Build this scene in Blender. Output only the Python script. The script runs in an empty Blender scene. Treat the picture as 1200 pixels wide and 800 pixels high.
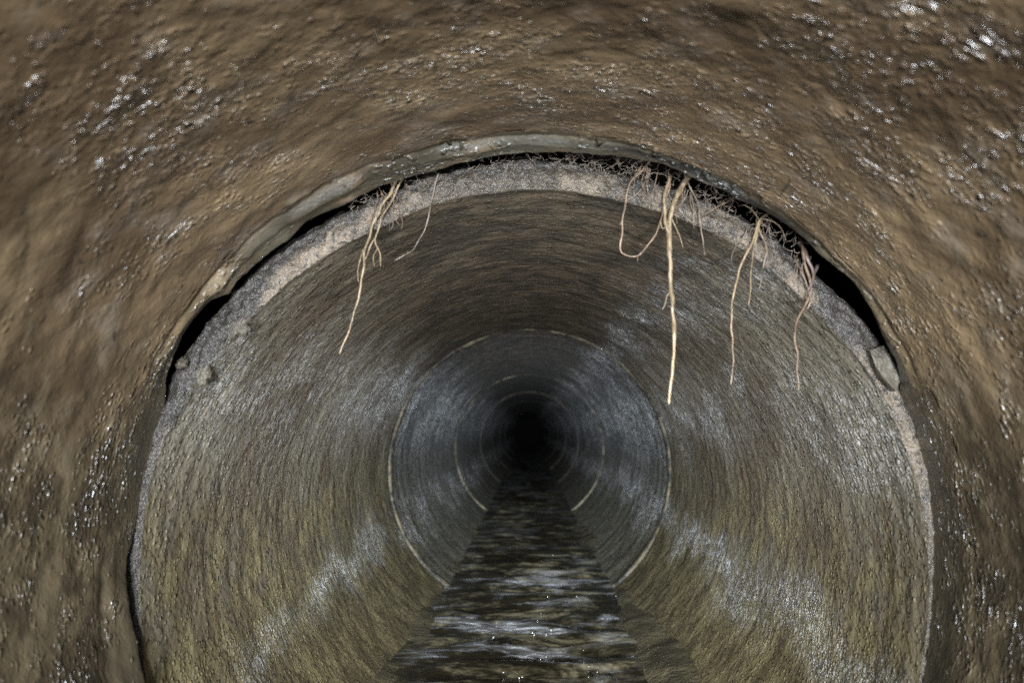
import bpy, bmesh, math, random
import numpy as np
from mathutils import Vector, Matrix, noise
random.seed(7)
PI = math.pi
scene = bpy.context.scene
COL = scene.collection

# ------------------------------------------------------------------ constants
R = 0.40            # bore radius of every pipe (m); pipes run along +Y
LIP_Y = 0.845       # the near pipe ends here
SEG_Y = 0.872       # the dropped pipe starts here
J2, J3 = 2.45, 4.62 # the next joints
WATER_Z = -0.322
CAM = Vector((0.0, 0.0, 0.12))

# ------------------------------------------------------------------ camera
cd = bpy.data.cameras.new("camera")
cam = bpy.data.objects.new("camera", cd)
COL.objects.link(cam)
cam.location = CAM
cam.rotation_euler = (PI / 2 + math.atan(0.100), 0, math.atan(0.020))
cd.lens = 30.0
cd.sensor_width = 36.0
cd.clip_start = 0.02
cd.clip_end = 100
cd.dof.use_dof = True
cd.dof.focus_distance = 1.18
cd.dof.aperture_fstop = 5.8
scene.camera = cam
CM = cam.rotation_euler.to_matrix()

def at(px, py, Y):
    """the point at depth Y that photo pixel (px, py) of 1200x800 looks at"""
    d = CM @ Vector(((px - 600) / 1000.0, (400 - py) / 1000.0, -1.0))
    return CAM + d * ((Y - CAM.y) / d.y)

# ------------------------------------------------------------------ helpers
def tag(o, label=None, cat=None, group=None, kind=None):
    if label: o["label"] = label
    if cat: o["category"] = cat
    if group: o["group"] = group
    if kind: o["kind"] = kind
    return o

def empty(name, loc):
    o = bpy.data.objects.new(name, None)
    o.empty_display_size = 0.05
    o.location = loc
    COL.objects.link(o)
    return o

def link(name, verts, faces, mat, parent=None, smooth=True, uvs=None):
    """world-space verts; origin goes to the parent's (or stays at 0)"""
    off = parent.location if parent is not None else Vector((0, 0, 0))
    if parent is not None and parent.parent is not None:
        off = parent.parent.location + parent.location
    me = bpy.data.meshes.new(name)
    me.from_pydata([(v[0] - off[0], v[1] - off[1], v[2] - off[2]) for v in verts], [], faces)
    if smooth:
        me.polygons.foreach_set("use_smooth", [True] * len(me.polygons))
    if uvs is not None:
        uvl = me.uv_layers.new(name="cyl")
        idx = np.empty(len(me.loops), dtype=np.int32)
        me.loops.foreach_get("vertex_index", idx)
        uvl.data.foreach_set("uv", np.array(uvs, dtype=np.float32)[idx].ravel())
    me.materials.append(mat)
    me.update()
    o = bpy.data.objects.new(name, me)
    COL.objects.link(o)
    if parent is not None:
        o.parent = parent
    return o

def fn(x, y, z, oct_=4, s=1.0):
    return noise.fractal(Vector((x * s, y * s, z * s)), 1.0, 2.0, oct_)

def pn(x, y=0.0, z=0.0):
    return noise.noise(Vector((x, y, z)))

def sstep(a, b, x):
    t = max(0.0, min(1.0, (x - a) / (b - a)))
    return t * t * (3 - 2 * t)

def interp(tab, x):
    if x <= tab[0][0]: return tab[0][1]
    for (a, va), (b, vb) in zip(tab, tab[1:]):
        if x <= b:
            return va + (vb - va) * (x - a) / (b - a)
    return tab[-1][1]

def revolve(profile, n, closed_profile=False):
    """profile(theta) -> list of (r, y, cx, cz); the seam lies at the bottom"""
    verts, uvs, faces = [], [], []
    m = None
    for i in range(n):
        th = -PI / 2 + 2 * PI * i / n
        p = profile(th)
        m = len(p)
        for (r, y, cx, cz) in p:
            verts.append((cx + r * math.cos(th), y, cz + r * math.sin(th)))
            uvs.append((th * R, y))
    for i in range(n):
        j = (i + 1) % n
        for k in range(m - 1):
            faces.append((i * m + k, j * m + k, j * m + k + 1, i * m + k + 1))
        if closed_profile:
            faces.append((i * m + m - 1, j * m + m - 1, j * m, i * m))
    return verts, faces, uvs

# ------------------------------------------------------------------ materials
ANISO_ROT = 0.25
class NT:
    def __init__(s, name):
        s.m = bpy.data.materials.new(name)
        s.m.use_nodes = True
        s.t = s.m.node_tree
        s.t.nodes.clear()
        s.out = s.t.nodes.new("ShaderNodeOutputMaterial")
        s.geo = s.t.nodes.new("ShaderNodeNewGeometry")
        s.pos = s.geo.outputs["Position"]
        s.sep = None
    def link(s, a, b): s.t.links.new(a, b)
    def set(s, sock, v):
        if hasattr(v, "node"): s.link(v, sock)
        else: sock.default_value = v
    def vmap(s, scale, vec=None):
        n = s.t.nodes.new("ShaderNodeVectorMath"); n.operation = "MULTIPLY"
        s.link(vec or s.pos, n.inputs[0]); n.inputs[1].default_value = scale
        return n.outputs[0]
    def uv(s):
        n = s.t.nodes.new("ShaderNodeUVMap"); n.uv_map = "cyl"
        return n.outputs[0]
    def noise(s, scale, detail=3, rough=0.55, dist=0.0, vec=None):
        n = s.t.nodes.new("ShaderNodeTexNoise")
        s.link(vec or s.pos, n.inputs["Vector"])
        n.inputs["Scale"].default_value = scale
        n.inputs["Detail"].default_value = detail
        n.inputs["Roughness"].default_value = rough
        n.inputs["Distortion"].default_value = dist
        return n.outputs["Fac"]
    def voro(s, scale, feature="F1", vec=None, rand=1.0):
        n = s.t.nodes.new("ShaderNodeTexVoronoi")
        n.feature = feature
        s.link(vec or s.pos, n.inputs["Vector"])
        n.inputs["Scale"].default_value = scale
        n.inputs["Randomness"].default_value = rand
        return n.outputs["Distance"]
    def drops(s, scale, presence, rd=0.46, vec=None):
        """height (in cells) of round droplets and grains standing on a share PRESENCE of the cells"""
        n = s.t.nodes.new("ShaderNodeTexVoronoi")
        if vec is not None: s.link(vec, n.inputs["Vector"])
        n.inputs["Scale"].default_value = scale
        n.inputs["Randomness"].default_value = 0.9
        n.voronoi_dimensions = "2D"
        if vec is None: s.link(s.uv(), n.inputs["Vector"])
        sp = s.t.nodes.new("ShaderNodeSeparateColor"); s.link(n.outputs["Color"], sp.inputs[0])
        r2 = s.math("MULTIPLY", s.math("MULTIPLY_ADD", sp.outputs[1], 0.65, 0.35), rd * rd)
        d2 = s.math("MULTIPLY", n.outputs["Distance"], n.outputs["Distance"])
        h = s.math("SQRT", s.math("MAXIMUM", s.math("SUBTRACT", r2, d2), 0.0))
        return s.math("MULTIPLY", h, s.math("LESS_THAN", sp.outputs[0], presence))
    def runs(s, bands, wob=0.34):
        """lamp sheen painted as glossier bands along the pipe at the given angles: (angle, half width, strength)"""
        sp = s.t.nodes.new("ShaderNodeSeparateXYZ"); s.link(s.uv(), sp.inputs[0])
        a = s.math("MULTIPLY", sp.outputs[0], 1 / R)
        a = s.math("ADD", a, s.math("MULTIPLY", s.math("SUBTRACT", s.noise(4.0, 3, 0.6), 0.5), wob * 2))
        tot = None
        for (c, w, k) in bands:
            q = s.math("DIVIDE", s.math("SUBTRACT", a, c), w)
            g = s.math("MULTIPLY", s.math("EXPONENT", s.math("MULTIPLY", s.math("MULTIPLY", q, q), -1.0)), k)
            tot = g if tot is None else s.math("ADD", tot, g)
        return tot
    def math(s, op, a, b=0.0, c=None, clamp=False):
        n = s.t.nodes.new("ShaderNodeMath"); n.operation = op; n.use_clamp = clamp
        s.set(n.inputs[0], a); s.set(n.inputs[1], b)
        if c is not None: s.set(n.inputs[2], c)
        return n.outputs[0]
    def ramp(s, x, a, b, lo=0.0, hi=1.0, smooth=True):
        n = s.t.nodes.new("ShaderNodeMapRange")
        n.interpolation_type = "SMOOTHSTEP" if smooth else "LINEAR"
        s.set(n.inputs["Value"], x)
        n.inputs["From Min"].default_value = a; n.inputs["From Max"].default_value = b
        n.inputs["To Min"].default_value = lo; n.inputs["To Max"].default_value = hi
        return n.outputs["Result"]
    def mix(s, f, a, b):
        n = s.t.nodes.new("ShaderNodeMix"); n.data_type = "RGBA"
        s.set(n.inputs[0], f)
        for sock, v in ((n.inputs[6], a), (n.inputs[7], b)):
            if hasattr(v, "node"): s.link(v, sock)
            else: sock.default_value = (v[0], v[1], v[2], 1)
        return n.outputs[2]
    def xyz(s):
        if s.sep is None:
            s.sep = s.t.nodes.new("ShaderNodeSeparateXYZ"); s.link(s.pos, s.sep.inputs[0])
        return s.sep.outputs
    def bump(s, h, dist, strength=1.0, normal=None):
        n = s.t.nodes.new("ShaderNodeBump")
        n.inputs["Strength"].default_value = strength
        n.inputs["Distance"].default_value = dist
        s.link(h, n.inputs["Height"])
        if normal is not None: s.link(normal, n.inputs["Normal"])
        return n.outputs[0]
    def displace(s, h, mid=0.0):
        """real displacement: H in metres, along the surface normal"""
        n = s.t.nodes.new("ShaderNodeDisplacement")
        n.inputs["Scale"].default_value = 1.0
        n.inputs["Midlevel"].default_value = mid
        s.link(h, n.inputs["Height"])
        s.link(n.outputs[0], s.out.inputs["Displacement"])
        s.m.displacement_method = "DISPLACEMENT"
    def madd(s, *pairs):
        tot = None
        for (x, k) in pairs:
            q = s.math("MULTIPLY", x, k)
            tot = q if tot is None else s.math("ADD", tot, q)
        return tot
    def brushed(s, n, rough, amount, ior=1.6):
        """spun concrete: fine ridges run round the bore, so its wet gloss spreads along the pipe"""
        tg = s.t.nodes.new("ShaderNodeTangent"); tg.direction_type = "UV_MAP"; tg.uv_map = "cyl"
        s.link(tg.outputs[0], n.inputs["Tangent"])
        n.inputs["Anisotropic"].default_value = amount
        n.inputs["Anisotropic Rotation"].default_value = ANISO_ROT
        n.inputs["IOR"].default_value = ior
        s.set(n.inputs["Roughness"], rough)
    def principled(s, color, rough, normal=None, spec=0.5, coat=0.0, coat_rough=0.1, coat_normal=None):
        n = s.t.nodes.new("ShaderNodeBsdfPrincipled")
        if hasattr(color, "node"): s.link(color, n.inputs["Base Color"])
        else: n.inputs["Base Color"].default_value = (*color, 1)
        s.set(n.inputs["Roughness"], rough)
        s.set(n.inputs["Specular IOR Level"], spec)
        if normal is not None: s.link(normal, n.inputs["Normal"])
        s.set(n.inputs["Coat Weight"], coat)
        s.set(n.inputs["Coat Roughness"], coat_rough)
        if coat_normal is not None: s.link(coat_normal, n.inputs["Coat Normal"])
        s.link(n.outputs[0], s.out.inputs["Surface"])
        return n

def mat_near():
    """brown slime-coated wet concrete of the pipe the camera stands in"""
    t = NT("wet_brown_concrete")
    uvs = t.vmap((1.0, 0.45, 1.0), t.uv())
    big = t.noise(5.0, 4, 0.6, 0.4)
    mid = t.noise(22.0, 4, 0.6, 0.3)
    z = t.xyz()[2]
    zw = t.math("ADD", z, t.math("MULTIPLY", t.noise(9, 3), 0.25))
    low = t.ramp(zw, 0.42, 0.14)                           # olive algae towards the flow line, with the lower sides' shade painted in
    c = t.mix(t.ramp(big, 0.38, 0.64), (0.098, 0.064, 0.036), (0.215, 0.150, 0.085))
    c = t.mix(t.ramp(mid, 0.5, 0.72, 0, 0.55), c, (0.22, 0.18, 0.14))
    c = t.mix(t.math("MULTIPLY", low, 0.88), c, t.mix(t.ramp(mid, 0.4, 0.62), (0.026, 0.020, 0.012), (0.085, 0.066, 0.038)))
    spk = t.noise(85.0, 2, 0.5)
    c = t.mix(t.ramp(spk, 0.66, 0.74, 0, 0.7), c, (0.03, 0.024, 0.018))
    # the olive grey broken band at the crown of the lip
    la = t.t.nodes.new("ShaderNodeAttribute"); la.attribute_name = "lip"
    lip = t.math("MULTIPLY", la.outputs["Fac"], t.ramp(t.noise(14, 4, 0.6, 0.5), 0.30, 0.48))
    lc = t.mix(t.ramp(big, 0.38, 0.62), (0.050, 0.041, 0.026), (0.135, 0.122, 0.088))
    st = t.noise(2.2, 4, 0.6, 0.3, t.vmap((4.0, 60.0, 1.0), t.uv()))
    lc = t.mix(t.ramp(st, 0.55, 0.66, 0, 0.8), lc, (0.03, 0.026, 0.02))
    c = t.mix(lip, c, lc)
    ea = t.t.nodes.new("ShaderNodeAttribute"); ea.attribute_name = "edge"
    c = t.mix(t.math("MULTIPLY", ea.outputs["Fac"], t.ramp(t.noise(12, 4, 0.6, 0.5), 0.30, 0.55, 0.25, 0.8)), c, (0.034, 0.028, 0.017))  # dark paint that tones down the lamp light on the lip's sides
    ca = t.t.nodes.new("ShaderNodeAttribute"); ca.attribute_name = "crack"
    c = t.mix(t.math("MULTIPLY", ca.outputs["Fac"], t.ramp(t.noise(18, 4, 0.65, 0.5), 0.24, 0.40)), c, (0.008, 0.007, 0.006))
    # lumps and slime ridges
    h1 = t.noise(26.0, 3, 0.55, 0.6)
    h2 = t.noise(120.0, 3, 0.62, 0.5)
    wet = t.ramp(t.noise(6.0, 5, 0.65, 0.9), 0.40, 0.58)    # patches that carry droplets
    rem = t.math("MULTIPLY_ADD", lip, -0.5, 1.0)
    t.displace(t.math("MULTIPLY", t.madd((h1, 0.0009), (h2, 0.0005)), rem), 0.0016)
    str_ = t.vmap((0.72, 1.0, 1.0), t.uv())
    clus = t.math("MULTIPLY", wet, t.ramp(t.noise(26.0, 4, 0.65, 0.5), 0.40, 0.60, 0.15, 1.0))
    blob = t.ramp(t.noise(120.0, 1.5, 0.5, 0.7, str_), 0.52, 0.74)      # beads and dribbles of slime, all sizes
    film = t.ramp(t.noise(215.0, 0.5, 0.5, 0.4, str_), 0.50, 0.76)
    d2 = t.drops(195.0, t.math("MULTIPLY_ADD", clus, 0.48, 0.012), 0.50, str_)
    b1 = t.bump(t.noise(300.0, 1, 0.5), 0.0005)
    hb = t.madd((t.math("MULTIPLY", blob, t.math("MULTIPLY", clus, clus)), 0.0058), (t.math("MULTIPLY", film, t.math("MULTIPLY_ADD", clus, 0.97, 0.03)), 0.0026), (d2, 0.85 / 195.0))
    b4 = t.bump(hb, 1.0, 1.0, b1)
    rough = t.math("MULTIPLY_ADD", wet, -0.12, 0.46)
    n = t.principled(c, rough, b4, 0.4, t.math("MULTIPLY_ADD", clus, 0.6, 0.18), 0.37, b4)
    t.link(t.math("MULTIPLY", t.math("MULTIPLY_ADD", clus, 0.6, 0.18), t.math("MULTIPLY_ADD", lip, -0.6, 1.0)), n.inputs["Coat Weight"])
    n.inputs["Coat IOR"].default_value = 1.7
    return t.m

def mat_bore(name, upper, lower, gscale, gamp, spec, coat, bands, base=0.02):
    """grainy wet concrete of the pipes further on; the band below the old flow line is rougher"""
    t = NT(name)
    z = t.xyz()[2]
    big = t.noise(4.0, 4, 0.6, 0.5)
    mid = t.noise(16.0, 4, 0.6, 0.4)
    wob = t.math("MULTIPLY", t.math("SUBTRACT", t.noise(6.0, 3), 0.5), 0.10)
    zw = t.math("ADD", z, wob)
    below = t.ramp(zw, -0.115, -0.16)                       # old water mark
    tide = t.ramp(zw, 0.12, -0.08)                          # algae starts above it
    ua, ub = upper; la, lb = lower
    cu = t.mix(t.ramp(big, 0.36, 0.64), ua, ub)
    cl = t.mix(t.ramp(mid, 0.38, 0.62), la, lb)
    c = t.mix(t.math("MULTIPLY", tide, t.ramp(mid, 0.35, 0.65, 0.2, 0.9)), cu, cl)
    c = t.mix(t.math("MULTIPLY", below, 0.85), c, cl)
    rust = t.ramp(t.noise(8.0, 4, 0.65, 0.8), 0.60, 0.72, 0, 0.6)
    c = t.mix(rust, c, (0.12, 0.058, 0.026))
    g = t.noise(gscale, 2, 0.6, 0.2)
    c = t.mix(t.ramp(g, 0.56, 0.66, 0, 0.8), c, (0.028, 0.025, 0.020))
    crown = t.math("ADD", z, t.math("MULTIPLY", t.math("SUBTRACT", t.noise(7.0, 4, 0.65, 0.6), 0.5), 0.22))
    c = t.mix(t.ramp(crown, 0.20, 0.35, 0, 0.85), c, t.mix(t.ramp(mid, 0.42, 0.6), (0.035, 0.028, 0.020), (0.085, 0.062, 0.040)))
    h1 = t.noise(gscale, 3, 0.65, 0.3)
    h3 = t.noise(gscale * 0.28, 2, 0.5)
    run = t.runs(bands)  # painted sheen, placed at the angles where the lamps gleam
    run = t.math("MULTIPLY", run, t.ramp(t.noise(11.0, 4, 0.6, 0.6, t.vmap((1, 0.45, 1))), 0.36, 0.62, 0.15, 1.2))
    run = t.math("MULTIPLY", run, t.ramp(t.noise(3.2, 3, 0.6, 0.8), 0.40, 0.60, 0.45, 1.15))
    fleck = t.ramp(t.noise(gscale * 1.2, 3, 0.6, 0.5, t.vmap((0.42, 1.0, 1.0), t.uv())), 0.50, 0.60, 0.25, 2.0)
    pres = t.math("MULTIPLY_ADD", run, 0.75, t.math("MULTIPLY_ADD", below, 0.25, 0.20), clamp=True)
    t.displace(t.madd((h3, gamp * 2.0), (h1, gamp * 2.6)), gamp * 2.3)
    d1 = t.drops(gscale * 0.9, pres, 0.50)
    d2 = t.drops(gscale * 1.7, t.math("MULTIPLY", pres, 0.9), 0.50)
    b3 = t.bump(t.noise(gscale * 3.2, 2, 0.6), gamp * 0.6)
    b3 = t.bump(t.madd((d1, 1.1 / gscale), (d2, 0.6 / gscale)), 1.0, 1.0, b3)
    n = t.principled(c, 0.6, b3, t.math("MULTIPLY", t.math("MULTIPLY_ADD", run, spec, spec * base), fleck), t.math("MULTIPLY_ADD", run, coat * 0.8, coat * 0.2, clamp=True), 0.36, b3)
    t.brushed(n, 0.66, 1.0, 1.75)
    n.inputs["Coat IOR"].default_value = 1.7
    return t.m

def mat_face():
    """broken pale end of the dropped pipe, dirty towards its outer edge"""
    t = NT("pale_broken_concrete")
    z = t.xyz()[2]
    big = t.noise(13.0, 4, 0.65, 0.6)
    fine = t.noise(140.0, 3, 0.6)
    c = t.mix(t.ramp(big, 0.42, 0.6), (0.052, 0.041, 0.029), (0.135, 0.105, 0.075))
    at_ = t.t.nodes.new("ShaderNodeAttribute"); at_.attribute_name = "outer"
    edge = t.math("ADD", at_.outputs["Fac"], t.math("MULTIPLY", t.math("SUBTRACT", t.noise(30, 4, 0.6, 0.5), 0.5), 1.3))
    c = t.mix(t.ramp(edge, 0.36, 0.74, 0, 0.9), c, (0.024, 0.021, 0.018))
    c = t.mix(t.ramp(fine, 0.54, 0.62, 0, 0.85), c, (0.022, 0.020, 0.018))
    b = t.bump(t.noise(300.0, 3, 0.65, 0.2), 0.0026, 1.0, t.bump(t.noise(110.0, 3, 0.65, 0.4), 0.006))
    t.principled(c, 0.45, b, 0.4, 0.25, 0.25, b)
    return t.m

def mat_lip():
    t = NT("olive_grey_concrete")
    big = t.noise(11.0, 4, 0.6, 0.5)
    uvs = t.vmap((4.0, 60.0, 1.0), t.uv())
    c = t.mix(t.ramp(big, 0.38, 0.62), (0.075, 0.062, 0.038), (0.23, 0.21, 0.155))
    zb = t.math("ADD", t.xyz()[2], t.math("MULTIPLY", t.math("SUBTRACT", t.noise(9, 4, 0.6), 0.5), 0.35))
    c = t.mix(t.ramp(zb, 0.30, 0.20), c, t.mix(t.ramp(big, 0.4, 0.62), (0.04, 0.03, 0.018), (0.11, 0.085, 0.05)))
    st = t.noise(2.2, 4, 0.6, 0.3, uvs)
    c = t.mix(t.ramp(st, 0.55, 0.66, 0, 0.8), c, (0.03, 0.026, 0.02))
    b = t.bump(t.noise(160.0, 3, 0.6, 0.3), 0.002, 1.0, t.bump(t.noise(40.0, 3, 0.55, 0.5), 0.005))
    t.principled(c, 0.33, b, 0.45, 0.5, 0.14, b)
    return t.m

def mat_mortar(name, a, b_, fs=60, rough=0.6):
    t = NT(name)
    c = t.mix(t.ramp(t.noise(24.0, 4, 0.65, 0.4), 0.38, 0.62), a, b_)
    b = t.bump(t.noise(fs * 3, 2, 0.6), 0.002, 1.0, t.bump(t.noise(fs, 3, 0.6, 0.3), 0.005))
    t.principled(c, rough, b, 0.3, 0.12, 0.4, b)
    return t.m

def mat_soil():
    t = NT("dark_soil")
    c = t.mix(t.noise(40, 4), (0.008, 0.007, 0.006), (0.03, 0.024, 0.018))
    t.principled(c, 0.85, t.bump(t.noise(70, 4, 0.6), 0.01), 0.15)
    return t.m

def mat_root(name, a, b_):
    t = NT(name)
    n1 = t.noise(170.0, 4, 0.65, 0.5, t.vmap((1.0, 1.0, 0.22)))
    c = t.mix(t.ramp(n1, 0.36, 0.62), a, b_)
    c = t.mix(t.ramp(t.noise(60, 3), 0.58, 0.7, 0, 0.6), c, (a[0] * 0.45, a[1] * 0.42, a[2] * 0.4))
    t.principled(c, 0.5, t.bump(t.noise(420, 3, 0.6, 0.4, t.vmap((1, 1, 0.3))), 0.0012), 0.4, 0.15, 0.25)
    return t.m

def mat_water():
    t = NT("murky_water")
    v = t.vmap((1.0, 1.0, 1.0))
    b = t.bump(t.noise(48.0, 3, 0.55, 0.6), 0.0042, 1.0, t.bump(t.noise(18.0, 2, 0.5, 0.3, t.vmap((0.55, 1.0, 1.0))), 0.006))
    fr = t.t.nodes.new("ShaderNodeFresnel"); fr.inputs["IOR"].default_value = 1.33
    t.link(b, fr.inputs["Normal"])
    tr = t.t.nodes.new("ShaderNodeBsdfTransparent"); tr.inputs[0].default_value = (0.66, 0.58, 0.42, 1)
    gl = t.t.nodes.new("ShaderNodeBsdfAnisotropic"); gl.inputs["Roughness"].default_value = 0.10
    gl.inputs["Color"].default_value = (1, 1, 1, 1)
    t.link(b, gl.inputs["Normal"])
    mx = t.t.nodes.new("ShaderNodeMixShader")
    df = t.t.nodes.new("ShaderNodeBsdfDiffuse"); t.link(b, df.inputs["Normal"])
    cc = t.mix(t.ramp(t.noise(9.0, 6, 0.68, 1.0, t.vmap((0.8, 1.0, 1))), 0.46, 0.68), (0.030, 0.025, 0.014), (0.34, 0.29, 0.175))
    t.link(cc, df.inputs["Color"])
    m2 = t.t.nodes.new("ShaderNodeMixShader"); m2.inputs[0].default_value = 0.6
    t.link(tr.outputs[0], m2.inputs[1]); t.link(df.outputs[0], m2.inputs[2]); tr = m2
    g2 = t.t.nodes.new("ShaderNodeBsdfAnisotropic"); g2.inputs["Roughness"].default_value = 0.62; g2.inputs["Anisotropy"].default_value = -0.7
    cx = t.t.nodes.new("ShaderNodeCombineXYZ"); cx.inputs[1].default_value = 1.0; t.link(cx.outputs[0], g2.inputs["Tangent"])
    t.link(b, g2.inputs["Normal"])
    silver_sheen = t.ramp(t.noise(8.0, 4, 0.6, 0.6, t.vmap((0.7, 1.2, 1))), 0.49, 0.66, 0.0, 0.9)  # painted silver reflections as patches of rough gloss, weaker with distance
    silver_sheen = t.math("MULTIPLY", silver_sheen, t.ramp(t.xyz()[1], 3.3, 1.9, 0.02, 0.24))
    m3 = t.t.nodes.new("ShaderNodeMixShader"); t.link(silver_sheen, m3.inputs[0])
    t.link(gl.outputs[0], m3.inputs[1]); t.link(g2.outputs[0], m3.inputs[2]); gl = m3
    t.link(t.math("MAXIMUM", fr.outputs[0], t.math("MULTIPLY", silver_sheen, 0.12)), mx.inputs[0]); t.link(tr.outputs[0], mx.inputs[1]); t.link(gl.outputs[0], mx.inputs[2])
    t.link(mx.outputs[0], t.out.inputs["Surface"])
    return t.m

def mat_sediment():
    t = NT("silt")
    c = t.mix(t.ramp(t.noise(14, 4, 0.6), 0.38, 0.62), (0.055, 0.046, 0.024), (0.135, 0.112, 0.06))
    d = t.drops(170.0, 0.35, 0.5, t.pos)
    b = t.bump(d, 1.0 / 170.0, 1.0, t.bump(t.noise(90, 3, 0.6), 0.006))
    n = t.principled(c, 0.6, b, 0.4, 0.5, 0.36, b)
    n.inputs["Coat IOR"].default_value = 1.6
    return t.m

SHEEN_BANDS = ((0.42, 0.17, 0.85), (0.97, 0.12, 0.6), (2.62, 0.20, 0.7), (-0.33, 0.075, 0.85), (3.57, 0.09, 0.8))
FAR_SHEEN_BANDS = ((0.38, 0.30, 0.75), (0.97, 0.12, 0.45), (2.70, 0.30, 0.65), (-0.33, 0.13, 0.7), (3.57, 0.15, 0.7))
M_NEAR = mat_near()
M_LIP = mat_lip()
M_SEG1 = mat_bore("wet_olive_concrete", ((0.120, 0.095, 0.066), (0.190, 0.165, 0.120)), ((0.100, 0.080, 0.040), (0.200, 0.165, 0.085)), 150.0, 0.00095, 0.62, 0.9, SHEEN_BANDS)
M_FAR = mat_bore("wet_grey_concrete", ((0.105, 0.105, 0.098), (0.170, 0.170, 0.155)), ((0.105, 0.095, 0.062), (0.180, 0.165, 0.110)), 110.0, 0.0013, 0.62, 0.95, FAR_SHEEN_BANDS, 0.06)
M_FACE = mat_face()
M_SEAL = mat_mortar("pale_joint_mortar", (0.014, 0.012, 0.009), (0.100, 0.080, 0.048))
M_PALE = mat_mortar("pale_seam_mortar", (0.05, 0.045, 0.032), (0.30, 0.26, 0.17))
M_GREY = mat_mortar("grey_mortar", (0.018, 0.015, 0.011), (0.062, 0.052, 0.037))
M_DARK = mat_mortar("dark_wet_mortar", (0.010, 0.010, 0.011), (0.045, 0.042, 0.042), 120)
M_SOIL = mat_soil()
M_ROOT = mat_root("pale_root_bark", (0.085, 0.060, 0.033), (0.205, 0.152, 0.090))
M_ROOTRED = mat_root("reddish_root_bark", (0.070, 0.044, 0.028), (0.155, 0.104, 0.066))
M_ROOTDK = mat_root("dark_root_bark", (0.03, 0.022, 0.018), (0.10, 0.07, 0.055))
M_HAIR = mat_root("root_hair", (0.07, 0.055, 0.042), (0.19, 0.15, 0.115))
M_WATER = mat_water()
M_SILT = mat_sediment()

# ------------------------------------------------------------------ traced outlines
LIP_PX = [(190, 860), (172, 800), (160, 740), (146, 660), (148, 600), (160, 540), (178, 480), (196, 440), (206, 415), (216, 392),
          (238, 362), (250, 352), (270, 345), (278, 330), (300, 312), (340, 280), (360, 262), (405, 240), (450, 219), (500, 204),
          (545, 192), (590, 183), (640, 180), (700, 182), (745, 188), (800, 199), (850, 215), (866, 226), (900, 246),
          (930, 264), (955, 288), (985, 310), (1004, 322), (1010, 345), (1024, 372), (1036, 400), (1057, 440), (1080, 490),
          (1098, 545), (1107, 610), (1109, 680), (1103, 760), (1091, 830)]
SEG_PX = [(178, 860), (168, 790), (162, 720), (164, 650), (170, 590), (184, 535), (206, 485), (228, 447), (262, 405), (300, 365),
          (350, 321), (400, 287), (450, 262), (500, 243), (550, 230), (620, 222), (680, 224), (740, 235), (800, 255),
          (850, 279), (900, 313), (950, 358), (1000, 410), (1030, 450), (1058, 508), (1078, 570), (1089, 640), (1090, 710),
          (1080, 790), (1066, 850)]
SEG_DZ = -0.036     # the dropped pipe's near end hangs this much low
SEG_DX = 0.003

def trace(px, Y, cx, cz):
    tab = []
    for (x, y) in px:
        p = at(x, y, Y)
        th = math.atan2(p.z - cz, p.x - cx)
        if th < -PI / 2: th += 2 * PI
        tab.append((th, math.hypot(p.x - cx, p.z - cz)))
    return sorted(tab)

LIP_T = trace(LIP_PX, LIP_Y, 0, 0)
SEG_T = trace(SEG_PX, SEG_Y, SEG_DX, SEG_DZ)

def traced_r(tab, th, lim):
    r = interp(tab, th)
    lo, hi = tab[0][0], tab[-1][0]
    w = 1.0
    if th < lo: w = 1 - sstep(0, 0.35, lo - th)
    if th > hi: w = 1 - sstep(0, 0.35, th - hi)
    d = max(-lim, min(lim, r - R)) * w
    return R + d

# ------------------------------------------------------------------ the near pipe
def near_y():
    ys = [-2.6, -2.0, -1.4, -0.9, -0.5, -0.2, 0.0, 0.15, 0.25]
    y = 0.32
    while y < 0.785:
        ys.append(y); y += 0.0026
    return ys
NEAR_YS = near_y()
LIP_Y0 = 0.790      # the chipped end band starts here

def near_r(th, y):
    cx, sx = math.cos(th), math.sin(th)
    k = sstep(0.0, 0.35, y)
    d = 0.0028 * fn(cx * R * 7, y * 7, sx * R * 7, 3) + 0.0016 * fn(cx * R * 34 + 5, y * 34, sx * R * 34, 3)
    return R + d * k

def lip_end(th):
    r = traced_r(LIP_T, th, 0.028)
    r += 0.0012 * fn(math.cos(th) * 30, math.sin(th) * 30, 2.0, 4)
    return r

def near_profile(th):
    return [(R + 0.056, LIP_Y0, 0, 0), (R + 0.056, -2.6, 0, 0)] + \
           [(near_r(th, y), y, 0, 0) for y in NEAR_YS] + [(near_r(th, LIP_Y0), LIP_Y0, 0, 0)]

root_near = empty("concrete_pipe", (0, 0, 0))
tag(root_near, "nearest concrete pipe, brown and slimy, its broken lip arching over the roots", "pipe", "concrete pipes of the sewer")
v, f, u = revolve(near_profile, 1100)
link("barrel", v, f, M_NEAR, root_near, uvs=u)

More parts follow.
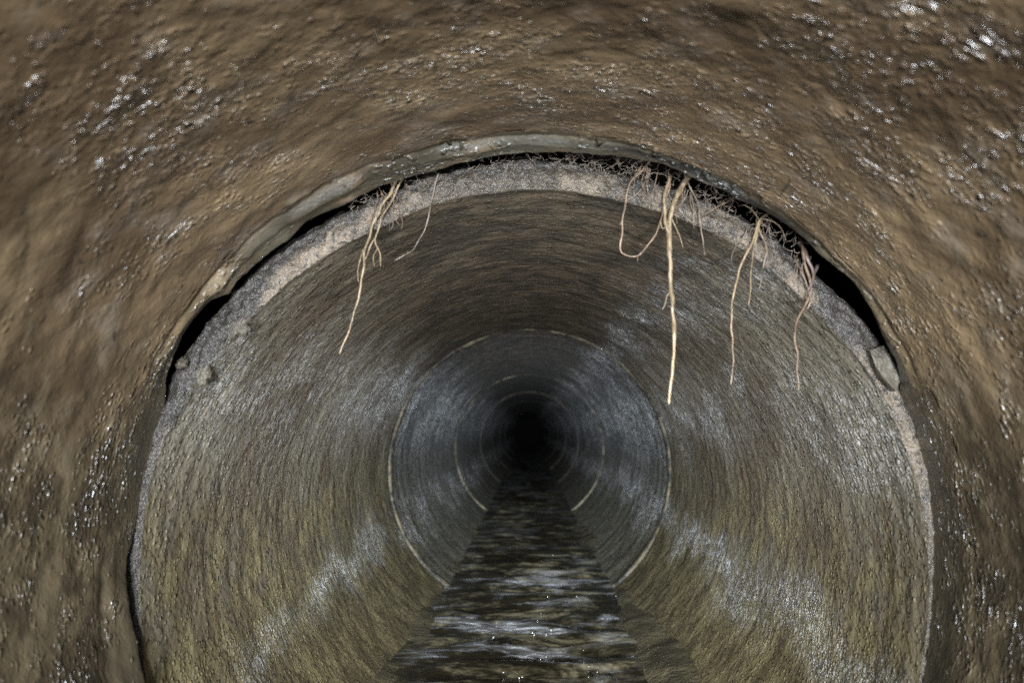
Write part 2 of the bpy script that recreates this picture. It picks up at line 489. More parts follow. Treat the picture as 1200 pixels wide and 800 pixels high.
def lip_profile(th):
    re = lip_end(th)
    r0 = near_r(th, LIP_Y0)
    g = 0.4 + 1.1 * sstep(0.2, 0.85, math.sin(th) + 0.25 * pn(th * 3.0, 4.0))   # groove is deepest in the crown
    g *= 0.55 + 0.6 * sstep(-0.25, 0.3, pn(th * 5.0, 9.0))
    rows = []
    N = 26
    ye = LIP_Y + 0.002 * pn(th * 9, 1.0)
    shut = max(1 - sstep(0.36, 0.48, th) if th < PI / 2 else 0.0, sstep(2.68, 2.80, th) * (1 - sstep(3.02, 3.25, th)))
    shut *= sstep(-1.25, -0.95, th) if th < 0 else 1.0
    ye += (SEG_Y + 0.004 - ye) * shut                       # here silt and mortar close the joint
    g *= 1 - 0.85 * shut
    for k in range(N + 1):
        t = k / N
        y = LIP_Y0 + (ye - LIP_Y0) * t
        r = r0 + (re - r0) * sstep(0.25, 1.0, t)
        gy = 0.26 + 0.10 * pn(th * 4, 2.5)
        r += 0.0032 * g * math.exp(-((t - gy) / 0.10) ** 2)
        r -= 0.0045 * g * math.exp(-((t - gy - 0.24) / 0.12) ** 2)
        r += 0.0016 * fn(math.cos(th) * R * 40, y * 40, math.sin(th) * R * 40 + 3, 4) * (1 - 0.6 * t)
        rows.append((r, y, 0, 0))
    th_ = 0.030 + 0.008 * fn(math.cos(th) * 6, math.sin(th) * 6, 7, 3)
    rows.append((re + 0.004, ye + 0.003, 0, 0))
    rows.append((re + th_ * 0.6, ye + 0.003 + 0.002 * pn(th * 20), 0, 0))
    rows.append((max(re + th_, R + 0.03), ye - 0.006, 0, 0))
    rows.append((R + 0.054, LIP_Y0 + 0.002, 0, 0))
    return rows
v, f, u = revolve(lip_profile, 1100)
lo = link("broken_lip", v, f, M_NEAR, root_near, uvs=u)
la_ = lo.data.attributes.new("lip", "FLOAT", "POINT")
nrow = len(v) // 1100
vals = []
for i in range(1100):
    th = -PI / 2 + 2 * PI * i / 1100
    cr = sstep(0.50, 0.78, math.sin(th) + 0.10 * pn(th * 4, 6.0)) if th < PI else 0.0
    for k in range(nrow):
        vals.append(cr * sstep(0.15, 0.40, k / 26.0 + 0.08 * pn(th * 8, 2.2)))
la_.data.foreach_set("value", vals)
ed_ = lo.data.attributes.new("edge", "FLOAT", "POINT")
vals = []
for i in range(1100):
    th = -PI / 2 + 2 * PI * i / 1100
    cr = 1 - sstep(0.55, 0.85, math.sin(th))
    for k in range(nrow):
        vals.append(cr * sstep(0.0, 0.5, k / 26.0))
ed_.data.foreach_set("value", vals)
ck_ = lo.data.attributes.new("crack", "FLOAT", "POINT")
vals = []
for i in range(1100):
    th = -PI / 2 + 2 * PI * i / 1100
    cr = (0.55 + 0.45 * (1 - sstep(1.2, 1.75, th))) * sstep(0.70, 0.95, th) * (1 - sstep(2.2, 2.45, th)) if th < PI else 0.0
    gy = 0.40 + 0.06 * pn(th * 4, 2.5)
    for k in range(nrow):
        vals.append(cr * math.exp(-((k / 26.0 - gy) / (0.11 + 0.06 * pn(th * 14, 1.0))) ** 2))
ck_.data.foreach_set("value", vals)

# ------------------------------------------------------------------ the dropped pipe
root_seg = empty("concrete_pipe", (0, SEG_Y, 0))
tag(root_seg, "olive grey concrete pipe that dropped below the near one, pale broken end face", "pipe", "concrete pipes of the sewer")

def seg_off(y):
    t = max(0.0, min(1.0, (y - SEG_Y) / (J2 - SEG_Y)))
    return SEG_DX * (1 - t), SEG_DZ * (1 - t)

def seg_r(th, y):
    e = traced_r(SEG_T, th, 0.012) - R
    k = 1 - sstep(0, 0.16, y - SEG_Y)
    d = 0.0022 * fn(math.cos(th) * R * 6 + 9, y * 6, math.sin(th) * R * 6, 3)
    d += 0.0009 * fn(math.cos(th) * R * 40 + 9, y * 40, math.sin(th) * R * 40, 3)
    d += 0.0007 * pn(y * 50.0, 3.3)
    return R + e * k + d

seg_ys = []
y = SEG_Y + 0.003
while y < 1.4: seg_ys.append(y); y += 0.0025
while y < J2 - 0.004: seg_ys.append(y); y += 0.0042
seg_ys.append(J2 - 0.004)
def seg_profile(th):
    rows = []
    for y in seg_ys:
        ox, oz = seg_off(y)
        r = seg_r(th, y)
        if y > J2 - 0.05:                                   # slightly belled far end
            r += 0.001 * sstep(J2 - 0.05, J2, y)
        rows.append((r, y, ox, oz))
    ox, oz = seg_off(J2)
    rows += [(R + 0.055, J2 - 0.004, ox, oz), (R + 0.055, 1.05, *seg_off(1.05)), (R + 0.034, 0.96, *seg_off(0.96)), (R + 0.030, SEG_Y + 0.012, *seg_off(SEG_Y))]
    return rows
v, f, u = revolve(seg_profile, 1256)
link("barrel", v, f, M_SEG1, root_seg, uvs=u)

outer_w = []
NF = 18
def face_profile(th):
    ox, oz = seg_off(SEG_Y)
    c, s = math.cos(th), math.sin(th)
    ri = seg_r(th, SEG_Y + 0.003)
    wout = 0.0315 + 0.006 * math.exp(-((th - 0.66) / 0.20) ** 2) + 0.0075 * math.exp(-((th - 2.25) / 0.24) ** 2) + 0.0065 * math.exp(-((th - 1.55) / 0.40) ** 2) + 0.006 * fn(c * 5, s * 5, 3.3, 3) + 0.0025 * fn(c * 22, s * 22, 1.3, 3)
    rub = 1 + 1.6 * math.exp(-((th - 2.48) / 0.20) ** 2) + 0.6 * math.exp(-((th - 0.65) / 0.20) ** 2)   # crumbled stretches
    rows = [(ri - 0.0002, SEG_Y + 0.0045, ox, oz)]
    for k in range(NF + 1):
        t = k / NF
        r = ri + 0.0012 + (wout - 0.0012) * t
        lump = 0.0030 * fn(c * r * 45, s * r * 45, 8.8, 4) + 0.0020 * fn(c * r * 120, s * r * 120, 2.8, 3)
        y = SEG_Y + 0.0035 - 0.0035 * math.sin(min(1, t * 5) * PI / 2) + lump * rub * sstep(0, 0.2, t)
        y += 0.020 * sstep(0.72, 1.0, t) + 0.004 * sstep(0.3, 0.7, t)
        rows.append((r, y, ox, oz))
    return rows
nface = 1100
v, f, u = revolve(face_profile, nface)
fo = link("end_face", v, f, M_FACE, root_seg, uvs=u)
m_ = NF + 2
at_ = fo.data.attributes.new("outer", "FLOAT", "POINT")
vals = []
for i in range(nface):
    th = -PI / 2 + 2 * PI * i / nface
    side = (0.35 if th > PI / 2 else 0.06) * (1 - sstep(0.45, 0.95, math.sin(th))) + 0.38 * math.exp(-((th - 2.42) / 0.17) ** 2) + 0.62 * math.exp(-((th - 0.66) / 0.20) ** 2) + 0.45 * sstep(2.45, 2.75, th)
    for k in range(m_):
        vals.append(max(0.0, (k - 1) / NF) + side)
at_.data.foreach_set("value", vals)

# ------------------------------------------------------------------ the pipes further on
joints = [J2, J3, 6.9, 9.2, 11.6, 14.0, 16.4, 18.8, 21.2, 23.6]
labels = ["second grey pipe beyond the roots, ringed by the widest pale joint line",
          "shadowed grey pipe between the second and third joint rings",
          "dark pipe past the third joint ring, a little light on its lower walls",
          "nearly black pipe at the edge of the dark hole",
          "black pipe just inside the dark hole",
          "unlit pipe deep inside the dark hole", "unlit pipe far inside the dark hole, two from the end",
          "unlit pipe far inside the dark hole, one from the end", "unlit last pipe at the bottom of the dark hole"]
rng = random.Random(3)
for i in range(len(joints) - 1):
    y0, y1 = joints[i], joints[i + 1]
    e = empty("concrete_pipe", (0, y0, 0))
    tag(e, labels[i], "pipe", "concrete pipes of the sewer")
    n = 760 if i == 0 else (420 if i == 1 else 120)
    step = 0.006 if i == 0 else (0.014 if i == 1 else 0.12)
    ox, oz = (0.001, 0.003) if i == 0 else (rng.uniform(-0.003, 0.003), 0.0045 if i == 1 else rng.uniform(-0.004, 0.004))
    rr = R - 0.0022 + rng.uniform(-0.001, 0.001)
    ys = []
    y = y0 + 0.016
    while y < y1 - 0.006: ys.append(y); y += step
    ys.append(y1 - 0.006)
    def far_profile(th, ys=ys, ox=ox, oz=oz, rr=rr, y0=y0, y1=y1):
        c, s = math.cos(th), math.sin(th)
        rows = [(R + 0.05, y1 - 0.006, ox, oz)][:0]
        for y in ys:
            d = 0.0020 * fn(c * R * 5 + y0, y * 5, s * R * 5, 3) + 0.0016 * pn(y * 14.0, y0) + 0.0009 * pn(y * 45.0, y0)
            d += (0.0028 * pn(th * 3.1, y0 + 2) + 0.0012 * pn(th * 17.0, y0)) * (1 - sstep(0.0, 0.10, y - y0 - 0.016))
            rows.append((rr + d + 0.004 * sstep(y1 - 0.05, y1, y), y, ox, oz))
        rows += [(R + 0.05, y1 - 0.006, ox, oz), (R + 0.05, y0 + 0.016, ox, oz)]
        return rows
    v, f, u = revolve(far_profile, n, True)
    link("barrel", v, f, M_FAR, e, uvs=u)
    # mortar squeezed out of the joint at its near end
    def seal_profile(th, ox=ox, oz=oz, rr=rr, y0=y0):
        w = 0.55 + 0.9 * pn(th * 2.3, y0) + 0.35 * pn(th * 9.0, y0 + 3)
        low = 1.0 - (0.12 if y0 < 3 else 0.4) * sstep(-0.3, 0.35, math.sin(th))
        if y0 > 5: low *= 0.4
        b = 0.0062 * max(0.05, w) * low - 0.0016 * (1 - low) + 0.0006 * pn(th * 60, y0)
        return [(rr + 0.02, y0 - 0.004, ox, oz), (rr + 0.001, y0 - 0.003, ox, oz), (rr - b * 0.6, y0 + 0.001, ox, oz),
                (rr - b, y0 + 0.006, ox, oz), (rr - b * 0.5, y0 + 0.012, ox, oz), (rr + 0.003, y0 + 0.0155, ox, oz), (rr + 0.02, y0 + 0.0155, ox, oz)]
    v, f, u = revolve(seal_profile, max(n, 300) if i < 3 else 160, True)
    link("mortar_seal", v, f, M_PALE if i == 1 else M_SEAL, e, uvs=u)

# ------------------------------------------------------------------ the ground round the pipes
def soil_profile(th):
    c, s = math.cos(th), math.sin(th)
    rows = [(0.001, -2.75, 0, 0), (0.3, -2.75, 0, 0), (0.52, -2.7, 0, 0)]
    y = -2.4
    while y < 24.2:
        near = 0.7 < y < 1.1
        d = 0.022 * fn(c * 3, y * 12, s * 3, 4)
        rows.append(((0.485 if near else 0.54) + (d if near else 0), y, 0, -0.01))
        y += 0.02 if 0.66 < y < 1.14 else 0.3
    rows += [(0.52, 24.3, 0, 0), (0.3, 24.35, 0, 0), (0.001, 24.35, 0, 0)]  # added soil plugs shut both ends against the sky
    return rows
v, f, u = revolve(soil_profile, 160)
tag(link("soil", v, f, M_SOIL), "dark damp soil packed round the pipes, seen through the open joint", None, None, "structure")

# ------------------------------------------------------------------ water and silt
def sheet(name, ys, nx, hw, zf, mat):
    verts, faces = [], []
    for y in ys:
        for i in range(nx + 1):
            x = -hw + 2 * hw * i / nx
            verts.append((x, y, zf(x, y)))
    w = nx + 1
    for j in range(len(ys) - 1):
        for i in range(nx):
            faces.append((j * w + i, j * w + i + 1, (j + 1) * w + i + 1, (j + 1) * w + i))
    return link(name, verts, faces, mat)

wys = [-2.5 + 0.1 * i for i in range(33)]
y = 0.72
while y < 3.2: wys.append(y); y += 0.006
while y < 6: wys.append(y); y += 0.014
while y < 24.2: wys.append(y); y += 0.10
def wave(x, y):
    a = sstep(-0.5, 1.0, y)
    yy = y + 0.03 * pn(x * 7, y * 3)
    h = 0.0085 * pn(x * 6.0, yy * 13.0, 1.0) + 0.0055 * pn(x * 13.0, yy * 33.0, 2.0) + 0.0011 * pn(x * 30, yy * 65, 3.0)
    h += 0.004 * pn(x * 4, yy * 6, 5.0)
    return WATER_Z + h * a * (1 - 0.75 * sstep(0.17, 0.26, abs(x)))
tag(sheet("water", wys, 72, 0.285, wave, M_WATER), "shallow rippling brown water running along the pipe floor", None, None, "structure")

sys_ = [-2.5 + 0.15 * i for i in range(22)]
y = 0.7
while y < 4.5: sys_.append(y); y += 0.012
while y < 24.2: sys_.append(y); y += 0.25
def silt(x, y):
    return -0.362 + 0.030 * fn(x * 5 + 3, y * 4.2, 0.7, 4) * (1 - 0.6 * sstep(0.12, 0.2, abs(x))) + 0.008 * fn(x * 24, y * 24, 2.7, 3) * (1 - 0.75 * sstep(0.12, 0.2, abs(x))) + 0.35 * x * x + sstep(0.15, 0.25, abs(x)) * (0.022 + 0.022 * fn(x * 2 + 8, y * 2.2, 1.1, 2)) + 0.004 * sstep(0.10, 0.22, x) * (1 - sstep(1.8, 2.7, y))
tag(sheet("sediment", sys_, 64, 0.29, silt, M_SILT), "brown silt and gravel lying under the water", None, None, "stuff")

# foam bubbles riding on the ripples
def mat_bubble():
    t = NT("bubble_film")
    gl = t.t.nodes.new("ShaderNodeBsdfAnisotropic"); gl.inputs["Roughness"].default_value = 0.22
    gl.inputs["Color"].default_value = (1, 1, 1, 1)
    tr = t.t.nodes.new("ShaderNodeBsdfTransparent"); tr.inputs[0].default_value = (0.95, 0.95, 0.9, 1)
    mx = t.t.nodes.new("ShaderNodeMixShader"); mx.inputs[0].default_value = 0.16
    t.link(tr.outputs[0], mx.inputs[1]); t.link(gl.outputs[0], mx.inputs[2])
    t.link(mx.outputs[0], t.out.inputs["Surface"])
    return t.m
M_BUB = mat_bubble()
bm = bmesh.new()
bmesh.ops.create_uvsphere(bm, u_segments=14, v_segments=9, radius=1.0)
bub = bpy.data.meshes.new("water_bubble"); bm.to_mesh(bub); bm.free()
bub.polygons.foreach_set("use_smooth", [True] * len(bub.polygons))
bub.materials.append(M_BUB)
rb = random.Random(21)
spots_ = [(640, 764), (648, 768), (634, 770), (684, 775), (690, 780), (646, 735), (624, 738), (626, 742), (640, 741), (634, 718), (630, 727), (640, 722),
          (668, 697), (676, 699), (634, 697), (642, 699), (670, 752), (684, 757), (668, 680), (634, 655), (648, 648), (690, 790), (700, 784), (683, 610), (683, 615),
          (608, 790), (612, 786), (578, 745), (722, 697), (590, 782)]
for (px, py) in spots_:
    d = (at(px, py, 1.0) - CAM)
    p = CAM + d * ((WATER_Z + 0.004 - CAM.z) / d.z)
    o = bpy.data.objects.new("water_bubble", bub); COL.objects.link(o)
    q = rb.uniform(0.003, 0.0065)
    o.scale = (q * 1.1, q * 1.1, q * 0.75)
    o.location = (p.x, p.y, wave(p.x, p.y) + 0.0003)
    tag(o, "tiny clear foam bubble glinting on the rippling water", "bubble", "foam bubbles on the water")

# ------------------------------------------------------------------ roots
def catmull(pts, n):
    P = [pts[0] * 2 - pts[1]] + pts + [pts[-1] * 2 - pts[-2]]
    out = []
    for i in range(1, len(P) - 2):
        for k in range(n):
            t = k / n
            a, b, c, d = P[i - 1], P[i], P[i + 1], P[i + 2]
            out.append(0.5 * ((2 * b) + (c - a) * t + (2 * a - 5 * b + 4 * c - d) * t * t + (3 * b - a - 3 * c + d) * t ** 3))
    out.append(P[-2].copy())
    return out

def tube(pts, r0, r1, sides=9, seed=0.0, wob=0.0019, knob=0.24, n=10):
    cl = catmull(pts, n)
    L = len(cl)
    cum = [0.0]
    for a, b in zip(cl, cl[1:]): cum.append(cum[-1] + (b - a).length)
    tot = cum[-1] or 1
    for i, p in enumerate(cl):
        s = cum[i] * 60
        k = min(1.0, i / 4.0)
        p += Vector((pn(s, seed, 1), pn(s, seed, 2), 0.4 * pn(s, seed, 3))) * wob * k
    verts, faces = [], []
    up = Vector((0.3, 1, 0.1))
    for i, p in enumerate(cl):
        d = (cl[min(i + 1, L - 1)] - cl[max(i - 1, 0)]).normalized()
        a = d.cross(up).normalized(); b = d.cross(a).normalized()
        t = cum[i] / tot
        r = (r0 + (r1 - r0) * t) * (1 + knob * pn(cum[i] * 130, seed, 7) + knob * 0.8 * pn(cum[i] * 420, seed, 9))
        if i == L - 1: r *= 0.4
        for k in range(sides):
            g = 2 * PI * k / sides
            q = 1 + 0.14 * pn(g * 1.3, cum[i] * 90, seed)
            verts.append(p + (a * math.cos(g) + b * math.sin(g)) * r * q)
    for i in range(L - 1):
        for k in range(sides):
            k2 = (k + 1) % sides
            faces.append((i * sides + k, i * sides + k2, (i + 1) * sides + k2, (i + 1) * sides + k))
    faces.append(tuple(range(sides - 1, -1, -1)))
    faces.append(tuple((L - 1) * sides + k for k in range(sides)))
    return verts, faces

def path(px, d0=0.862, d1=None):
    """photo points -> points at the depth of the open joint, drifting to depth d1 at the tip"""
    d1 = d0 if d1 is None else d1
    return [at(x, y, d0 + (d1 - d0) * i / max(1, len(px) - 1)) for i, (x, y) in enumerate(px)]

_seed = [1.0]
def root_thing(label, strands, mat, extra=6):
    """strands: (name, points, r0, r1, depth at the top, depth at the tip, material or None)"""
    first = path(strands[0][1], strands[0][4], strands[0][5])
    strands = [(nm, px, r0 * 0.82, r1 * 0.8, d0, d1, m) for (nm, px, r0, r1, d0, d1, m) in strands]
    rr_ = random.Random(int(strands[0][1][0][0]))
    if mat is not M_HAIR:
        tx, ty = strands[0][1][1]
        for k in range(extra):                              # fine strands from the same knot
            x, y = tx + rr_.uniform(-16, 16), ty + rr_.uniform(-8, 6)
            q, dx = [(x, y)], rr_.uniform(-7, 7)
            for j in range(rr_.randint(3, 5)):
                dx = dx * 0.7 + rr_.uniform(-5, 5)
                q.append((q[-1][0] + dx, q[-1][1] + rr_.uniform(5, 17)))
            strands.append(("rootlet", q, rr_.uniform(0.45, 0.9) * P, 0.3 * P, 0.870, rr_.uniform(0.850, 0.864), rr_.choice([M_HAIR, M_HAIR, M_ROOTRED])))
    e = empty("hanging_root", first[0])
    tag(e, label, "root", "tree roots hanging from the open joint")
    for (nm, px, r0, r1, d0, d1, m) in strands:
        _seed[0] += 3.7
        v, f = tube(path(px, d0, d1), r0, r1, 9, _seed[0])
        link(nm, v, f, m or mat, e)
    return e

P = 0.00086   # one photo pixel at the joint, in metres
root_thing("pale forked root hanging at the left of the crown, beside the shadowed gap", [
    ("main_root", [(470, 203), (457, 226), (442, 252), (431, 282), (425, 318), (418, 356), (408, 388), (398, 415)], 2.6*P, 1.2*P, 0.868, 0.850, None),
    ("side_root", [(474, 206), (460, 233), (449, 254), (441, 278), (444, 296), (447, 313)], 1.7*P, 0.9*P, 0.866, 0.848, None),
    ("rootlet", [(441, 276), (433, 291), (427, 304)], 1.1*P, 0.7*P, 0.856, 0.853, None),
    ("rootlet", [(426, 292), (421, 308), (419, 330)], 1.2*P, 0.5*P, 0.858, 0.853, None),
    ("rootlet", [(443, 288), (438, 300), (440, 312)], 0.9*P, 0.4*P, 0.855, 0.850, None),
], M_ROOT)
root_thing("single thin thread of root right of the pale forked one", [
    ("main_root", [(514, 203), (508, 228), (503, 250), (497, 270), (486, 290), (474, 299), (462, 305)], 1.0*P, 0.5*P, 0.868, 0.852, None),
], M_HAIR)
root_thing("thin reddish root that dips and loops back up left of the longest root", [
    ("main_root", [(764, 186), (755, 198), (740, 212), (733, 235), (730, 262), (727, 284), (731, 297), (746, 300), (762, 284), (773, 262), (779, 240), (784, 218), (784, 200)], 1.5*P, 1.2*P, 0.868, 0.866, None),
    ("rootlet", [(758, 196), (752, 210), (757, 224)], 0.8*P, 0.4*P, 0.866, 0.858, None),
    ("rootlet", [(746, 299), (746, 306)], 0.8*P, 0.3*P, 0.862, 0.860, None),
], M_ROOTRED)
root_thing("longest and thickest root, pale yellow, hanging right of the crown", [
    ("main_root", [(812, 196), (798, 222), (790, 240), (784, 262), (784, 292), (786, 330), (789, 364), (790, 398), (788, 432), (784, 474)], 4.6*P, 2.1*P, 0.869, 0.846, None),
    ("side_root", [(785, 205), (781, 222), (778, 244), (780, 262), (784, 276)], 2.6*P, 2.2*P, 0.868, 0.860, None),
    ("rootlet", [(787, 256), (794, 272), (800, 290)], 1.3*P, 0.6*P, 0.860, 0.852, None),
    ("rootlet", [(785, 342), (781, 352), (776, 363)], 1.1*P, 0.5*P, 0.856, 0.850, None),
    ("rootlet", [(784, 262), (778, 268), (774, 258)], 1.1*P, 0.5*P, 0.860, 0.856, None),
], M_ROOT)
root_thing("short thin root crossed by a straight twig, left of the root spray", [
    ("main_root", [(800, 198), (808, 218), (817, 238), (821, 262), (824, 282), (826, 299)], 1.4*P, 0.7*P, 0.868, 0.850, None),
    ("side_root", [(861, 230), (848, 239), (836, 246), (820, 254)], 1.5*P, 0.8*P, 0.868, 0.858, M_ROOTRED),
], M_HAIR)
root_thing("spray of tan roots from one knot, its longest strand falling straight down", [
    ("main_root", [(900, 250), (890, 260), (883, 280), (868, 312), (860, 344), (858, 380), (859, 416), (857, 450)], 2.2*P, 1.0*P, 0.868, 0.848, None),
    ("side_root", [(896, 252), (889, 264), (884, 286), (880, 318), (879, 336), (878, 357)], 1.7*P, 0.8*P, 0.868, 0.850, None),
    ("side_root", [(892, 256), (890, 268), (896, 284), (901, 297)], 1.4*P, 0.8*P, 0.866, 0.858, None),
    ("rootlet", [(898, 296), (894, 318), (889, 338)], 1.2*P, 0.6*P, 0.860, 0.852, M_HAIR),
    ("rootlet", [(892, 256), (906, 260), (916, 268), (921, 282)], 1.2*P, 0.6*P, 0.866, 0.860, None),
    ("rootlet", [(890, 258), (882, 246), (870, 240)], 1.2*P, 0.6*P, 0.866, 0.870, None),
], M_ROOT)
root_thing("rightmost root, dark and fibrous above with a thin reddish tail", [
    ("main_root", [(938, 280), (943, 306), (949, 330), (948, 348), (938, 368), (932, 388), (933, 410), (935, 432), (936, 457)], 2.4*P, 1.0*P, 0.868, 0.850, None),
    ("side_root", [(936, 282), (946, 302), (952, 318), (948, 340)], 3.4*P, 1.6*P, 0.870, 0.862, M_ROOTDK),
    ("side_root", [(958, 310), (953, 328), (949, 342)], 2.4*P, 1.0*P, 0.868, 0.860, M_ROOTDK),
    ("rootlet", [(944, 300), (938, 316), (941, 332)], 1.2*P, 0.5*P, 0.866, 0.860, M_ROOTDK),
    ("rootlet", [(946, 362), (952, 352), (958, 356)], 1.2*P, 0.6*P, 0.856, 0.850, None),
], M_ROOTRED)

# a tangle of hair roots along the gap, far too many to count
hv, hf = [], []
rh = random.Random(11)
def add_hair(p0, d, n, step, r, curl):
    pts = [Vector(p0)]
    dd = Vector(d).normalized()
    for k in range(n):
        dd = (dd + Vector((rh.gauss(0, curl), rh.gauss(0, curl * 0.5), rh.gauss(0, curl) - 0.08))).normalized()
        pts.append(pts[-1] + dd * step)
    v, f = tube(pts, r, r * 0.5, 5, rh.random() * 50, 0.0003, 0.1, 3)
    o = len(hv)
    hv.extend(v); hf.extend([tuple(i + o for i in q) for q in f])
for k in range(210):
    u_ = rh.random()
    x = 545 + 390 * (u_ ** 0.8)
    th_y = interp([(540, 196), (600, 186), (680, 186), (745, 193), (800, 204), (860, 226), (900, 250), (940, 280)], x)
    p = at(x, th_y + rh.uniform(-3, 12 + 12 * sstep(700, 860, x)), rh.uniform(0.862, 0.876))
    add_hair(p, (rh.gauss(0, 1), rh.uniform(-0.6, 0.1), rh.gauss(-0.2, 0.7)), rh.randint(5, 13), 0.0022, rh.uniform(0.16, 0.38) * 0.001, 0.5)
for k in range(40):
    x = rh.uniform(410, 520)
    th_y = interp([(400, 244), (450, 223), (520, 203)], x)
    p = at(x, th_y + rh.uniform(0, 6), rh.uniform(0.862, 0.876))
    add_hair(p, (rh.gauss(0, 1), -0.3, rh.gauss(-0.4, 0.7)), rh.randint(4, 8), 0.002, rh.uniform(0.2, 0.4) * 0.001, 0.5)
tag(link("root_hairs", hv, hf, M_HAIR), "tangle of fine dark root hairs matted along the open joint", None, None, "stuff")

# ------------------------------------------------------------------ broken mortar at the joint
def lump(name, label, px, py, Y, size, seed, mat, squash=(1, 1, 1), sub=4, group=None):
    c = at(px, py, Y)
    bm = bmesh.new()
    bmesh.ops.create_icosphere(bm, subdivisions=sub, radius=1.0)
    for v_ in bm.verts:
        d = v_.co.normalized()
        k = 1 + 0.12 * fn(d.x * 9, d.y * 9, d.z * 9 + seed, 3) + 0.42 * fn(d.x * 1.3 + seed, d.y * 1.3, d.z * 1.3, 2) + 0.16 * fn(d.x * 4, d.y * 4 + seed, d.z * 4, 3)
        v_.co = Vector((d.x * squash[0], d.y * squash[1], d.z * squash[2])) * k * size
    me = bpy.data.meshes.new(name); bm.to_mesh(me); bm.free()
    me.polygons.foreach_set("use_smooth", [True] * len(me.polygons))
    me.materials.append(mat)
    o = bpy.data.objects.new(name, me); COL.objects.link(o); o.location = c
    tag(o, label, "mortar", group)
    return o
GM = "lumps of broken mortar in the joint"
lump("mortar_lump", "small round grey mortar lump at the lower left end of the gap", 213, 426, 0.862, 0.0055, 1.0, M_GREY, group=GM)
lump("mortar_lump", "knobbly grey mortar lump on the end face, above the other two", 284, 386, 0.878, 0.0065, 2.0, M_GREY, (1.2, .7, 1), group=GM)
lump("mortar_lump", "jagged grey mortar chunk lowest on the end face, at the left end of the gap", 236, 436, 0.879, 0.0095, 4.0, M_GREY, (0.9, .6, 1.4), group=GM)

def slab(name, label, px, Y0, Y1, mat):
    """an outline on the joint plane given a real thickness"""
    front = [at(x, y, Y0) for (x, y) in px]
    back = [Vector((p.x, Y1, p.z)) for p in front]
    bm = bmesh.new()
    vf = [bm.verts.new(p) for p in front]; vb = [bm.verts.new(p) for p in back]
    bm.faces.new(vf); bm.faces.new(vb[::-1])
    for i in range(len(vf)):
        j = (i + 1) % len(vf)
        bm.faces.new((vf[i], vb[i], vb[j], vf[j]))
    bmesh.ops.recalc_face_normals(bm, faces=bm.faces)
    bmesh.ops.triangulate(bm, faces=bm.faces)
    bmesh.ops.subdivide_edges(bm, edges=bm.edges, cuts=3, use_grid_fill=True)
    for v_ in bm.verts:
        v_.co += Vector((0.0012 * fn(*(v_.co * 60), 3), 0.002 * fn(*(v_.co * 55 + Vector((4, 4, 4))), 3), 0.0012 * fn(*(v_.co * 60 + Vector((9, 1, 3))), 3)))
    me = bpy.data.meshes.new(name); bm.to_mesh(me); bm.free()
    me.materials.append(mat)
    o = bpy.data.objects.new(name, me); COL.objects.link(o)
    tag(o, label, "mortar", GM)
    return o
slab("mortar_fragment", "flat grey mortar fragment closing the lower right end of the gap", [(1020, 410), (1037, 404), (1046, 420), (1056, 446), (1050, 458), (1034, 442), (1026, 428)], 0.858, 0.872, M_GREY)

# a bit of black twig stuck to the near pipe's roof
a = at(918, 222, 0.69); 
def on_near(px, py):
    for k in range(400):
        Y = 0.3 + k * 0.0015
        p = at(px, py, Y)
        if math.hypot(p.x, p.z) > R - 0.001: return p
    return p
tw = empty("twig", on_near(922, 222))
tag(tw, "tiny black twig stuck to the near pipe above the root spray", "twig")
v, f = tube([on_near(918, 224), on_near(924, 216), on_near(927, 208)], 1.6*P*0.8, 0.8*P*0.8, 7, 2.0)
link("stem", v, f, M_ROOTDK, tw)

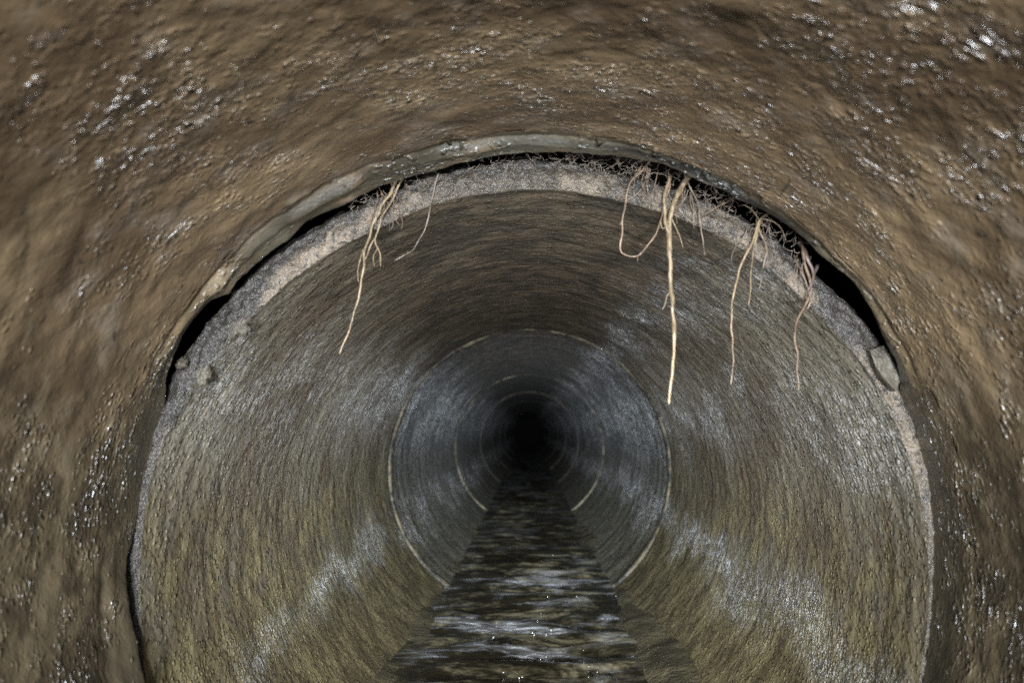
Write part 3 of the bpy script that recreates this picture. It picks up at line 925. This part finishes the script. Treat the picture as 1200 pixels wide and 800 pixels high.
# ------------------------------------------------------------------ lamps behind and beside the camera, plus an added low pair
def spot(name, loc, target, power, size, blend, radius, color):
    l = bpy.data.lights.new(name, "SPOT")
    l.energy = power * GAIN; l.spot_size = math.radians(size); l.spot_blend = blend
    l.shadow_soft_size = radius; l.color = color
    o = bpy.data.objects.new(name, l); COL.objects.link(o)
    o.location = loc
    o.rotation_euler = (Vector(target) - Vector(loc)).to_track_quat("-Z", "Y").to_euler()
    return o
GAIN = 7.0
COOL = (0.88, 0.94, 1.0)
COLD = (0.74, 0.86, 1.0)
spot("lamp_wide", (0.02, -0.75, 0.20), (0.0, 1.0, 0.19), 40, 56, 1.0, 0.045, COOL)
spot("added_lamp_low", (-0.17, 0.30, -0.20), (0.04, 1.4, 0.34), 0.6, 92, 1.0, 0.03, COOL)  # added pair below the view, brings glints to the walls
spot("added_lamp_low", (0.17, 0.30, -0.20), (-0.04, 1.4, 0.34), 0.6, 92, 1.0, 0.03, COOL)
# two torches held left and right of the lens, each with a hot spot in its beam
for sx in (-1, 1):
    p_ = (0.21 * sx, -0.20, -0.03)
    spot("torch", p_, (0.0, 2.6, 0.0), 18, 52, 0.9, 0.03, COOL)
    spot("torch_hot_spot", (p_[0], p_[1], p_[2] + 0.002), (0.0, 7.0, 0.0), 105, 21, 1.0, 0.03, COLD)

# ------------------------------------------------------------------ world: only a trace of sky would reach down here
w = bpy.data.worlds.new("World"); scene.world = w
w.use_nodes = True
nt = w.node_tree
bg = nt.nodes["Background"]
sky = nt.nodes.new("ShaderNodeTexSky"); sky.sky_type = "NISHITA"; sky.sun_disc = False
sky.sun_elevation = math.radians(35); sky.sun_rotation = math.radians(180)
nt.links.new(sky.outputs[0], bg.inputs[0])
bg.inputs[1].default_value = 0.05

scene.view_settings.view_transform = "Standard"
scene.view_settings.look = "None"
scene.view_settings.exposure = 0.05
scene.view_settings.gamma = 1.0
scene.view_settings.use_curve_mapping = False
scene.render.engine = "CYCLES"
cy = scene.cycles
cy.max_bounces = 5; cy.diffuse_bounces = 2; cy.glossy_bounces = 3; cy.transparent_max_bounces = 8
cy.sample_clamp_indirect = 4.0
cy.use_denoising = False
cy.caustics_reflective = False; cy.caustics_refractive = False
